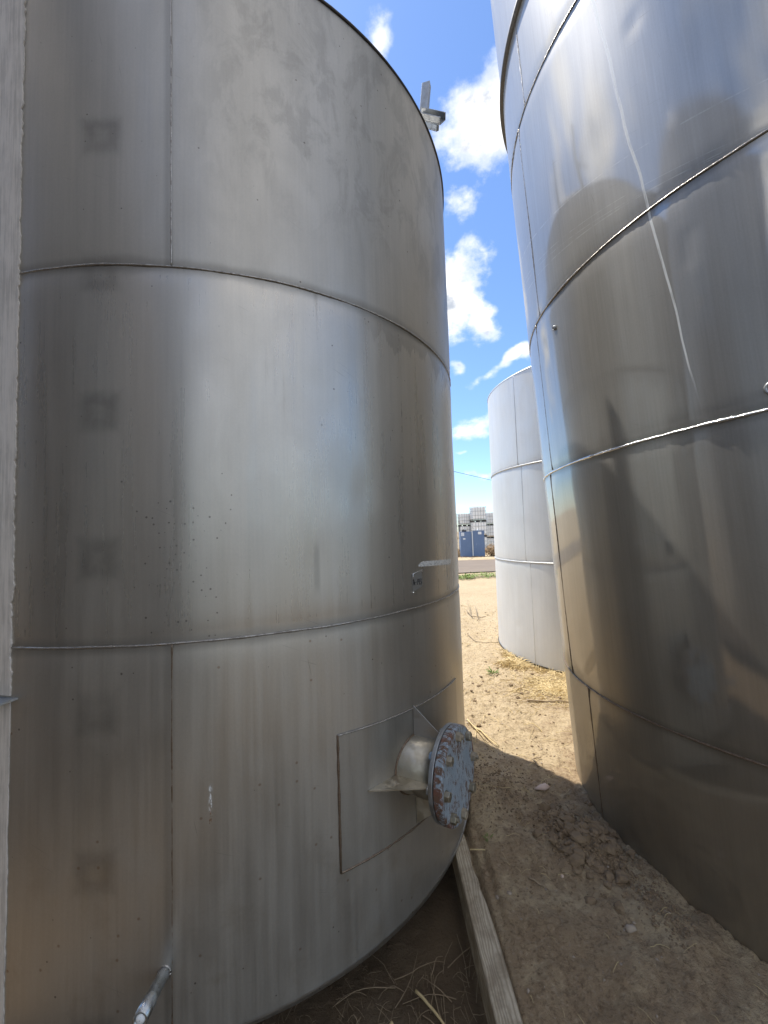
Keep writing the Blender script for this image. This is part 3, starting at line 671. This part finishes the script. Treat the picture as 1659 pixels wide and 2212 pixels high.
# ------------------------------------------------------------------ timber
mt, t, p = newmat('weathered_wood'); o = objv(t)
kn = t.v('LENGTH', t.v('SUBTRACT', t.vs(o, (1, .35, 1)), (.055, .60*.35, .0)))
base_ = t.m('ADD', t.m('MULTIPLY', t.sep(o)[0], 560), t.m('MULTIPLY', t.noise(t.vs(o, (14, 2.6, 14)), 1, 5), 40))
base_ = t.m('ADD', base_, t.m('MULTIPLY', t.sm(kn, 0, .08, 1, 0), 14))
gr = t.m('ADD', t.m('MULTIPLY', t.m('SINE', base_), .5), .5); fn = t.noise(t.vs(o, (300, 9, 300)), 1, 5, .6); bl = t.noise(o, 9, 6, .65)
c = t.mix(gr, (.34, .285, .20), (.50, .43, .32)); c = t.mix(t.m('MULTIPLY', t.sm(bl, .40, .65), .65), c, (.21, .165, .11)); c = t.mix(t.m('MULTIPLY', t.sm(fn, .55, .7), .35), c, (.17, .135, .09))
pin(t, p, base=c, rough=.85, spec=.2, normal=t.bump(t.m('ADD', gr, fn), .5, .002)); M_wood = mt
pl0 = Vector((.305, .55, 0)); pl1 = Vector((.278, 2.16, 0)); wv_ = .068
rows = []
N_ = 70
for i in range(N_+1):
    s = i/N_; y = pl0.y+(pl1.y-pl0.y)*s; xl = pl0.x+(pl1.x-pl0.x)*s
    nick = .006*max(0, noise.noise(Vector((y*6, 1, 0))))+.010*math.exp(-((y-1.83)/.05)**2)+.006*math.exp(-((y-1.72)/.03)**2)
    xr = xl+(.083 if y < 1.5 else .083-.03*(y-1.5))-nick
    zt = -.002+.0015*noise.noise(Vector((y*8, 4, 0)))
    rows.append([(xl, y, -.17), (xl, y, zt-.004), (xl+.004, y, zt), (xl+.03, y, zt+.001), (xr-.005, y, zt), (xr, y, zt-.006), (xr+.002, y, -.17)])
vs = [v for r in rows for v in r]; k_ = 7
fs = [(i*k_+j, (i+1)*k_+j, (i+1)*k_+j+1, i*k_+j+1) for i in range(N_) for j in range(k_-1)]+[tuple(range(k_)), tuple(N_*k_+j for j in reversed(range(k_)))]
ob = mesh('timber_beam', vs, fs, M_wood); tag(ob, 'weathered grey timber running from the dirt to under the left tank', 'timber')

# ------------------------------------------------------------------ straw, sticks, clods
def simple(name, a, b_, scale=40, rough=.8, spec=.2, bump=.3):
    mt, t, p = newmat(name); o = objv(t); n = t.noise(o, scale, 5, .65); pin(t, p, base=t.mix(n, a, b_), rough=rough, spec=spec, normal=t.bump(n, bump, .003)); return mt
M_straw = simple('straw', (.48, .36, .17), (.72, .58, .33), 60); M_stick = simple('stick', (.22, .16, .10), (.42, .33, .22), 80)
M_stone = simple('stone', (.28, .22, .165), (.42, .35, .27), 60); M_clod = simple('clod', (.13, .092, .055), (.30, .22, .14), 14, .95, .1, .8)
M_pstone = simple('pink_stone', (.52, .38, .30), (.66, .52, .42), 30)
M_rootlet = simple('rootlet', (.20, .15, .095), (.42, .32, .20), 50)
def stick_pts(x, y, L_, ang, curl=.3, lift=0., n=7, z=None):
    pts = []; a = ang; px, py = x, y
    for i in range(n):
        zz = (gh(px, py) if z is None else z)+.004+lift*math.sin(math.pi*i/(n-1))
        pts.append(Vector((px, py, zz))); px += math.cos(a)*L_/(n-1); py += math.sin(a)*L_/(n-1); a += random.uniform(-curl, curl)
    return pts
def px_stick(name, mat, r, pxs, label, cat='stick', lift=.004, extra=()):
    pts = []
    seq = [onz(*q_, -.005) for q_ in pxs]
    for i in range(len(seq)-1):
        for k in range(4): pts.append(seq[i].lerp(seq[i+1], k/4))
    pts.append(seq[-1])
    out = []
    for i, q_ in enumerate(pts): out.append(Vector((q_.x, q_.y, gh(q_.x, q_.y)+r+lift+.002*noise.noise(q_*30))))
    o_ = out[0].copy(); b = MB(); n = len(out)
    b.tube([v-o_ for v in out], [r*(1-.45*i/n) for i in range(n)], 6)
    for br in extra:
        s_ = out[int(br[0]*(n-1))]; e_ = onz(br[1], br[2], 0); e_.z = gh(e_.x, e_.y)+br[3]
        b.tube([s_-o_, (s_.lerp(e_, .5)+Vector((0, 0, .008)))-o_, e_-o_], [r*.6, r*.5, r*.3], 5)
    ob = b.build(name, mat, None, True); ob.location = o_; return tag(ob, label, cat)
a_ = onz(1015, 1835, .012); e_ = onz(1067, 1838, .012); b = MB(); b.tube([Vector((0, 0, 0)), (e_-a_)*.5+Vector((0, 0, .003)), e_-a_], [.003, .0028, .0022], 8)
ob = b.build('straw_stalk', M_straw, None, True); ob.location = a_; tag(ob, 'pale straw stalk lying beside the end of the timber', 'straw stalk')
px_stick('dry_stick', M_stick, .0035, [(1143, 1908), (1165, 1922), (1192, 1938)], 'thin brown stick on the shaded dirt between timber and right tank', 'stick')
px_stick('dry_stick', M_stick, .008, [(1140, 1516), (1180, 1518), (1232, 1522)], 'long dark stick reaching to the right tank on sunlit dirt', 'stick')
px_stick('straw_stalk', M_straw, .006, [(1010, 1562), (1040, 1586), (1078, 1614)], 'bundle of yellow stalks fanned out behind the blue flange', 'straw stalk', .01, [(.1, 1068, 1620, .004), (.3, 1079, 1606, .006), (.2, 1050, 1600, .002)])
px_stick('dry_stick', M_stick, .006, [(1085, 1392), (1110, 1398), (1130, 1389)], 'curved twig lying in front of the pale tank', 'stick')
px_stick('dry_stick', M_stick, .011, [(1008, 1322), (1020, 1336), (1036, 1338), (1050, 1336)], 'crooked upright-ended twig on the sunlit dirt far from the tanks', 'stick', .03, [(.3, 1010, 1308, .12), (.6, 1026, 1312, .06), (.8, 1030, 1344, .0)])
px_stick('dry_stick', M_stick, .005, [(1165, 1660), (1150, 1640), (1168, 1630)], 'short forked twig at the edge of the tank shadow', 'stick', .006)
px_stick('dry_stick', M_stick, .0065, [(1010, 1372), (1030, 1390), (1050, 1393), (1076, 1388)], 'bowed twig on the dirt left of the straw tuft', 'stick', .006)
# big straws in the hollow under the left tank
px_stick('straw_stalk', M_straw, .005, [(895, 2052), (925, 2085), (958, 2125), (985, 2165), (1010, 2212)], 'long bent straw stalk in the hollow left of the timber', 'straw stalk', .012, [(.55, 1010, 2180, .02), (.7, 1030, 2200, .02)])
px_stick('straw_stalk', M_straw, .0055, [(845, 2118), (825, 2140), (790, 2165), (765, 2190)], 'thick straw piece under the lip of the left tank', 'straw stalk', .02)

b = MB()
def litter(bm, cnt, xr, yr, Lr, rad, curl=.25, lift=.02, cond=None, zoff=0):
    k = 0; tries = 0
    while k < cnt and tries < cnt*20:
        tries += 1
        x = random.uniform(*xr); y = random.uniform(*yr)
        if cond and not cond(x, y): continue
        pts = stick_pts(x, y, random.uniform(*Lr), random.uniform(0, 6.28), curl, random.uniform(0, lift)); r = rad*random.uniform(.5, 1.2)
        bm.tube(pts, [r*(1-.5*i/len(pts)) for i in range(len(pts))], 4, False); k += 1
litter(b, 85, (-.5, .27), (1.18, 1.55), (.05, .24), .0016, .2, .03, lambda x, y: math.hypot(x-LT[0], y-LT[1]) > 1.33)
litter(b, 7, (-.3, .26), (1.2, 1.6), (.1, .26), .0026, .22, .03)
litter(b, 160, (-.5, .27), (1.18, 1.6), (.015, .07), .0009, .3, .01)
b.build('dry_straw', M_rootlet, None, True); tag(bpy.data.objects['dry_straw'], 'tangle of dry roots and straw in the hollow by the timber', 'straw', None, 'stuff')
b = MB()
def free(x, y):
    return math.hypot(x-LT[0], y-LT[1]) > 1.37 and math.hypot(x-RT[0], y-RT[1]) > 1.42 and math.hypot(x-2.84, y-5.0) > 1.40
litter(b, 520, (.3, 3.2), (2.2, 8), (.03, .16), .0016, .3, .012, lambda x, y: free(x, y) and noise.noise(Vector((x*1.5, y*1.5, 4))) > -.15)
litter(b, 70, (.5, 2.6), (2.7, 8), (.06, .22), .0035, .35, .02, free)
litter(b, 60, (.4, 1.5), (1.2, 2.4), (.015, .07), .0011, .3, .006, free)
b.build('straw_litter', M_straw, None, True); tag(bpy.data.objects['straw_litter'], 'short straw bits scattered over the sandy ground', 'straw', None, 'stuff')
# dry grass along the foot of the pale tank
b = MB(); b2 = MB()
def blade(bm, x, y, L_, az, el, r):
    p0 = Vector((x, y, gh(x, y)-.005)); d = Vector((math.cos(az)*math.cos(el), math.sin(az)*math.cos(el), math.sin(el)))
    pts = [p0+d*L_*s+Vector((0, 0, -L_*.5*s*s)) for s in (0, .35, .7, 1)]
    for q_ in pts: q_.z = max(q_.z, gh(q_.x, q_.y)+.004)
    bm.tube(pts, [r, r, r*.7, r*.3], 3, False)
for i in range(1500):
    a = R_(random.uniform(-178, -118)); rr = 1.39+abs(random.gauss(0, .05))
    if noise.noise(Vector((math.degrees(a)*.14, 0, 3))) < random.uniform(-.5, .25): continue
    blade(b, 2.8435+rr*math.cos(a), 5.0067+rr*math.sin(a), random.uniform(.04, .15), random.uniform(0, 6.28), random.uniform(.15, 1.2), .0022)
for i in range(1500):
    x = random.gauss(1.62, .20); y = random.gauss(3.72, .16)
    if not free(x, y): continue
    blade(b, x, y, random.uniform(.05, .18), random.uniform(0, 6.28), random.uniform(0, .4), .002)
for i in range(420):
    a0_ = random.gauss(0, .055); x = 1.42+random.gauss(0, .075); y = 4.42+a0_
    if free(x, y): blade(b, x, y, random.uniform(.08, .22), random.uniform(0, 6.28), random.uniform(.0, .9), .0028)
b.build('dry_grass', M_straw, None); tag(bpy.data.objects['dry_grass'], 'yellow dead grass heaped along the foot of the pale tank', 'dry grass', None, 'stuff')
# weeds at the near edge of the road and sprigs
M_green = simple('weed_green', (.12, .19, .045), (.25, .34, .09), 30, .7)
b = MB()
def leafclump(bm, x, y, s, n, h=None):
    for _ in range(n):
        a = random.uniform(0, 6.28); q_ = Vector((x+random.gauss(0, s), y+random.gauss(0, s*.7), 0)); q_.z = gh(q_.x, q_.y)+random.uniform(0.005, (h or s))
        L_ = random.uniform(.25, .6)*s; d = Vector((math.cos(a), math.sin(a), random.uniform(-.2, .8)))*L_; w_ = Vector((-math.sin(a), math.cos(a), random.uniform(-.3, .3)))*L_*.35
        bm.add([q_, q_+d*.5+w_, q_+d, q_+d*.5-w_], [(0, 1, 2, 3)])
for i in range(90):
    x = random.uniform(2.1, 6.0); y = 12.6+random.gauss(0, .22)+(x-3)*.22
    if noise.noise(Vector((x*1.3, y*.8, 0))) > -.15: leafclump(b, x, y, .12, 42, .11)
b.build('roadside_weeds', M_green, None); tag(bpy.data.objects['roadside_weeds'], 'low green weeds along the near edge of the road', 'weeds', None, 'stuff')
def sprig(px, py, s, label, n=40):
    b = MB(); q_ = onz(px, py, 0); q_.z = gh(q_.x, q_.y)
    for _ in range(n//3):
        a = random.uniform(0, 6.28); d = Vector((math.cos(a), math.sin(a), random.uniform(.2, 1.2)))*s; w_ = Vector((-math.sin(a), math.cos(a), 0))*s*.12
        p3 = q_+d+Vector((0, 0, -s*.3)); b.tube([q_-Vector((0, 0, .004)), q_+d*.5, p3], s*.03, 3)
        for k in (.5, .75, 1):
            c_ = q_.lerp(p3, k)+Vector((0, 0, s*.1)); b.add([c_, c_+d*.2+w_, c_+d*.45, c_+d*.2-w_], [(0, 1, 2, 3)])
    ob = b.build('weed_plant', M_green, None); tag(ob, label, 'weed')
sprig(1056, 1822, .020, 'tiny green sprig by the end of the timber', 26)
sprig(1064, 1456, .05, 'small green weed on sunlit dirt below the pale tank', 60)

# clods and stones
def lump(bm, c, s, squash=.7, seed=0):
    tb = bmesh.new(); bmesh.ops.create_icosphere(tb, subdivisions=1 if s < .012 else 2, radius=1)
    ax = (random.uniform(.7, 1.3), random.uniform(.7, 1.3), squash*random.uniform(.8, 1.2)); rz = random.uniform(0, 6.28); cr_, sr_ = math.cos(rz), math.sin(rz)
    vs = []
    for v in tb.verts:
        k = 1+.5*noise.noise(v.co*1.3+Vector((seed*1.7, 0, 0)))+.35*noise.noise(v.co*3.1+Vector((seed*1.3, 5, 0)))
        x, y, z = v.co.x*ax[0]*k*s, v.co.y*ax[1]*k*s, v.co.z*ax[2]*k*s
        vs.append(Vector((x*cr_-y*sr_, x*sr_+y*cr_, z))+c)
    bm.add(vs, [tuple(v.index for v in f.verts) for f in tb.faces]); tb.free()
b = MB()
for i in range(2600):
    m_ = random.random()
    if m_ < .40: x, y = random.gauss(.90, .09), random.gauss(1.93, .11)
    elif m_ < .65: x, y = random.gauss(.62, .12), random.gauss(2.38, .17)
    elif m_ < .8: x, y = random.gauss(1.02, .05), random.gauss(1.62, .12)
    else: x, y = random.uniform(.42, 1.3), random.uniform(1.2, 3.6)
    if not free(x, y) or x < .41: continue
    if m_ >= .8 and noise.noise(Vector((x*5, y*5, 2))) < 0: continue
    s = (random.uniform(.012, .030) if random.random() < .07 else .002+abs(random.gauss(0, .0045))) if m_ < .4 else min(.011, .0015+abs(random.gauss(0, .003)))
    lump(b, Vector((x, y, gh(x, y)+s*.25)), s, .7, i)
for i in range(900):
    y = random.uniform(2.6, 8); x = .3+random.random()*(.3+y*.42)
    if free(x, y) and noise.noise(Vector((x*2.2, y*2.2, 6))) > -.05:
        s = .003+abs(random.gauss(0, .006)); lump(b, Vector((x, y, gh(x, y)+s*.2)), s, .6, i)
b.build('dirt_clods', M_clod, None, False); tag(bpy.data.objects['dirt_clods'], 'dry brown clods of earth heaped near the right tank', 'clods', None, 'stuff')
b = MB()
for i in range(500):
    x, y = random.uniform(.4, 2.6), 1.2+5.5*random.random()**1.3
    if free(x, y): s = random.uniform(.0015, .005)*(1+.25*y); lump(b, Vector((x, y, gh(x, y)+s*.2)), s, .7, i)
b.build('gravel', M_stone, None, False); tag(bpy.data.objects['gravel'], 'tiny grit and pebbles strewn over the dirt', 'gravel', None, 'stuff')
def stone(px, py, s, mat, label, sq=.6, stretch=None):
    q_ = onz(px, py, 0); b = MB(); lump(b, Vector((0, 0, 0)), s, sq, px)
    ob = b.build('stone', mat, None, True); ob.location = (q_.x, q_.y, gh(q_.x, q_.y)+s*sq*.4)
    if stretch: ob.scale = stretch
    tag(ob, label, 'stone')
stone(1172, 1703, .034, M_pstone, 'flat pinkish stone just inside the shadow edge', .25, (1.3, .7, 1))
stone(1075, 1942, .011, M_stone, 'small pale stone beside the right edge of the timber', .8)
stone(1101, 1940, .009, M_stone, 'small round stone a step right of the timber pebble')
stone(1363, 2020, .016, M_stone, 'greyish stone among lumps by the right tank foot', .8)
stone(1215, 1905, .008, M_pstone, 'light pebble in the middle of the shaded path', .8)
stone(1141, 2141, .009, M_stone, 'small pebble on bare shaded dirt low in view', .8)

# ------------------------------------------------------------------ background yard: totes, blue cabinet, shrubs, cable
M_plas = simple('tote_plastic', (.78, .79, .79), (.88, .89, .89), 3, .45, .4, .05); M_cage = metal('cage', (.30, .31, .32), .5); M_pal = simple('pallet', (.05, .05, .05), (.10, .09, .08), 5)
def make_tote():
    r = bpy.data.objects.new('bulk_tote', None); r.empty_display_size = .2; link(r)
    b = MB(); b.box((0, 0, .60), (.93, .93, .80)); o1 = b.build('bottle', M_plas, r, False, .04)
    b = MB()
    for k in range(6):
        x = -.49+.98*k/5
        for s in (-1, 1): b.box((x, s*.49, .59), (.015, .015, .88)); b.box((s*.49, x, .59), (.015, .015, .88))
    for k in range(4):
        z = .17+.28*k
        for s in (-1, 1): b.box((0, s*.505, z), (1.0, .014, .017)); b.box((s*.505, 0, z), (.014, 1.0, .017))
    b.build('cage', M_cage, r)
    b = MB(); b.box((0, 0, .115), (1.0, 1.0, .03))
    for sx in (-.42, 0, .42):
        for sy in (-.42, 0, .42): b.box((sx, sy, .055), (.14, .14, .09))
    b.build('pallet', M_pal, r)
    b = MB(); b.lathe([(.09, 1.0), (.09, 1.035), (.001, 1.036)], Matrix(), 16); b.build('cap', M_pal, r)
    return r
proto = make_tote(); first = True
def put_tote(x, y, z, s, label):
    global first
    if first: r = proto; first = False
    else:
        r = proto.copy(); C.objects.link(r)
        for ch in list(proto.children): c_ = ch.copy(); C.objects.link(c_); c_.parent = r
    r.location = (x, y, z); r.scale = s
    tag(r, label, 'bulk tote', 'caged white totes stacked in the yard')
YT = 28.0
def xat(px, Y): return at(px, 1150, Y).x
names = ['bottom', 'middle', 'top']
for nm, pxc, Y, s in (('tallest stack behind the blue cabinet', 1037.5, 28.0, 1.053), ('stack left of the tallest one', 1007.5, 29.0, .925), ('stack right of the tallest one', 1068.0, 29.0, .925), ('stack half hidden by the left tank', 976.5, 29.2, .925), ('stack hidden mostly by the pale tank', 1098.5, 29.0, .925)):
    for k in range(3):
        if nm.startswith('stack hidden') and k < 2: continue
        put_tote(xat(pxc, Y-.5), Y, k*s*1.01-.01, (s*.93, s*.93, s), 'caged white tote, %s of the %s' % (names[k], nm))
# blue cabinet: two door leaves with a pale post between
mt, t, p = newmat('blue_metal'); o = objv(t); n = t.noise(o, 3, 7, .7); n2 = t.noise(t.vs(o, (8, 8, 2)), 1, 6, .7)
pin(t, p, base=t.mix(t.sm(n2, .6, .72), t.mix(n, (.085, .14, .26), (.14, .21, .35)), (.35, .42, .55)), rough=.5); M_bluem = mt
mt, t, p = newmat('pale_paint'); pin(t, p, base=(.62, .66, .70), rough=.5); M_ppaint = mt
mt, t, p = newmat('paper'); pin(t, p, base=(.78, .78, .76), rough=.6); M_paper = mt
Yc = 21.75
x0 = xat(994.5, Yc); x1 = xat(1047, Yc); cxb = (x0+x1)/2; H_ = 1.44
cab = empty('blue_cabinet', (cxb, Yc+.25, .03), 'blue steel cabinet with two doors and a pale post between them', 'cabinet')
W_ = x1-x0
b = MB(); b.box((0, .1, H_/2), (W_-.06, .45, H_-.02)); b.build('body', M_bluem, cab, False, .01)
b = MB(); b.box((-W_*.275, -.145, H_/2), (W_*.45, .03, H_)); b.build('door', M_bluem, cab, False, .006)
b = MB(); b.box((W_*.265, -.145, H_/2+.02), (W_*.46, .03, H_+.03)); b.build('door', M_bluem, cab, False, .006)
b = MB(); b.box((0.0, -.15, H_/2-.03), (.055, .05, H_-.02)); b.build('post', M_ppaint, cab)
b = MB(); b.box((W_*.31, -.1635, H_*.93), (.19, .005, .14)); b.build('label', M_paper, cab)
b = MB(); b.box((-W_*.40, -.1635, H_*.9), (.18, .005, .19)); b.build('label', M_ppaint, cab)
b = MB(); b.box((-W_*.34, -.1635, H_*.72), (.13, .005, .075)); b.build('label', M_paper, cab)
M_blk = newmat('black_rag'); pin(M_blk[1], M_blk[2], base=(.02, .02, .022), rough=.7); M_blk = M_blk[0]
b = MB(); lump(b, Vector((-W_*.36, -.05, H_+.06)), .09, .7, 2); lump(b, Vector((-W_*.28, -.08, H_+.04)), .07, .7, 3); b.build('rag', M_blk, None, True)
o_ = bpy.data.objects['rag']; o_.location = cab.location; tag(o_, 'black rag lying on the left end of the blue cabinet', 'rag')
b = MB(); lump(b, Vector((W_*.25, -.05, H_+.07)), .05, 1.2, 2); b.build('bottle', M_paper, None, True); o_ = bpy.data.objects.get('bottle')
for o_ in list(bpy.data.objects):
    if o_.name.startswith('bottle') and o_.parent is None: o_.name = 'white_jug'; o_.location = cab.location; tag(o_, 'small white jug on the right end of the blue cabinet', 'jug')
# dry shrubs beside it
M_shrub = simple('dry_shrub_leaf', (.30, .19, .10), (.58, .42, .25), 5, .85); M_shrubd = simple('shrub_twig', (.12, .085, .05), (.22, .16, .10), 8)
def shrub(x, y, s, h, label, n=900):
    r = empty('dry_shrub', (x, y, 0), label, 'shrub', 'dry shrubs along the tote stacks')
    b = MB(); tw = MB()
    for i in range(40):
        a = random.uniform(0, 6.28); e_ = Vector((math.cos(a)*s*random.uniform(.3, 1), math.sin(a)*s*.6*random.uniform(.3, 1), h*random.uniform(.5, 1)))
        tw.tube([Vector((random.gauss(0, s*.25), random.gauss(0, .1), 0)), e_*.5+Vector((0, 0, .05)), e_], [.012, .008, .004], 4, False)
    for i in range(n):
        a = random.uniform(0, 6.28); k = random.random()**.5; q_ = Vector((math.cos(a)*s*k, math.sin(a)*s*.6*k, h*(.25+.75*random.random())*(1-.45*k)))
        L_ = random.uniform(.03, .08); d = Vector((random.gauss(0, 1), random.gauss(0, 1), random.gauss(0, 1))).normalized()*L_; w_ = d.orthogonal().normalized()*L_*.4
        b.add([q_, q_+d*.5+w_, q_+d, q_+d*.5-w_], [(0, 1, 2, 3)])
    tw.build('stems', M_shrubd, r); b.build('leaves', M_shrub, r)
shrub(xat(984, 22.3), 22.4, .38, .62, 'small dry brown shrub left of the blue cabinet', 700)
shrub(xat(1062, 22.3), 22.4, .52, .80, 'wider dry brown shrub right of the blue cabinet', 1400)
shrub(xat(1085, 22.6), 22.7, .5, .7, 'dry brown shrub nearly hidden behind the pale tank', 600)
# debris ridge at the foot of the cabinet
b = MB(); litter(b, 120, (3.6, 7.2), (21.0, 21.7), (.08, .4), .012, .4, .05); b.build('brush_debris', M_shrubd, None); tag(bpy.data.objects['brush_debris'], 'dark brushwood along the foot of the blue cabinet', 'brushwood', None, 'stuff')
# cable
q0 = at(983, 1019, 26); q1 = at(1062, 1037.5, 34)
d_ = (q1-q0); pts = [q0+d_*s-Vector((0, 0, .35*s*(1-s)*0)) for s in [i/20*3.4-1.2 for i in range(21)]]
b = MB(); b.tube(pts, .018, 6); mt, t, p = newmat('cable_black'); pin(t, p, base=(.03, .03, .035), rough=.6); b.build('overhead_cable', mt, None, True); tag(bpy.data.objects['overhead_cable'], 'thin dark overhead cable crossing the strip of sky', 'cable')
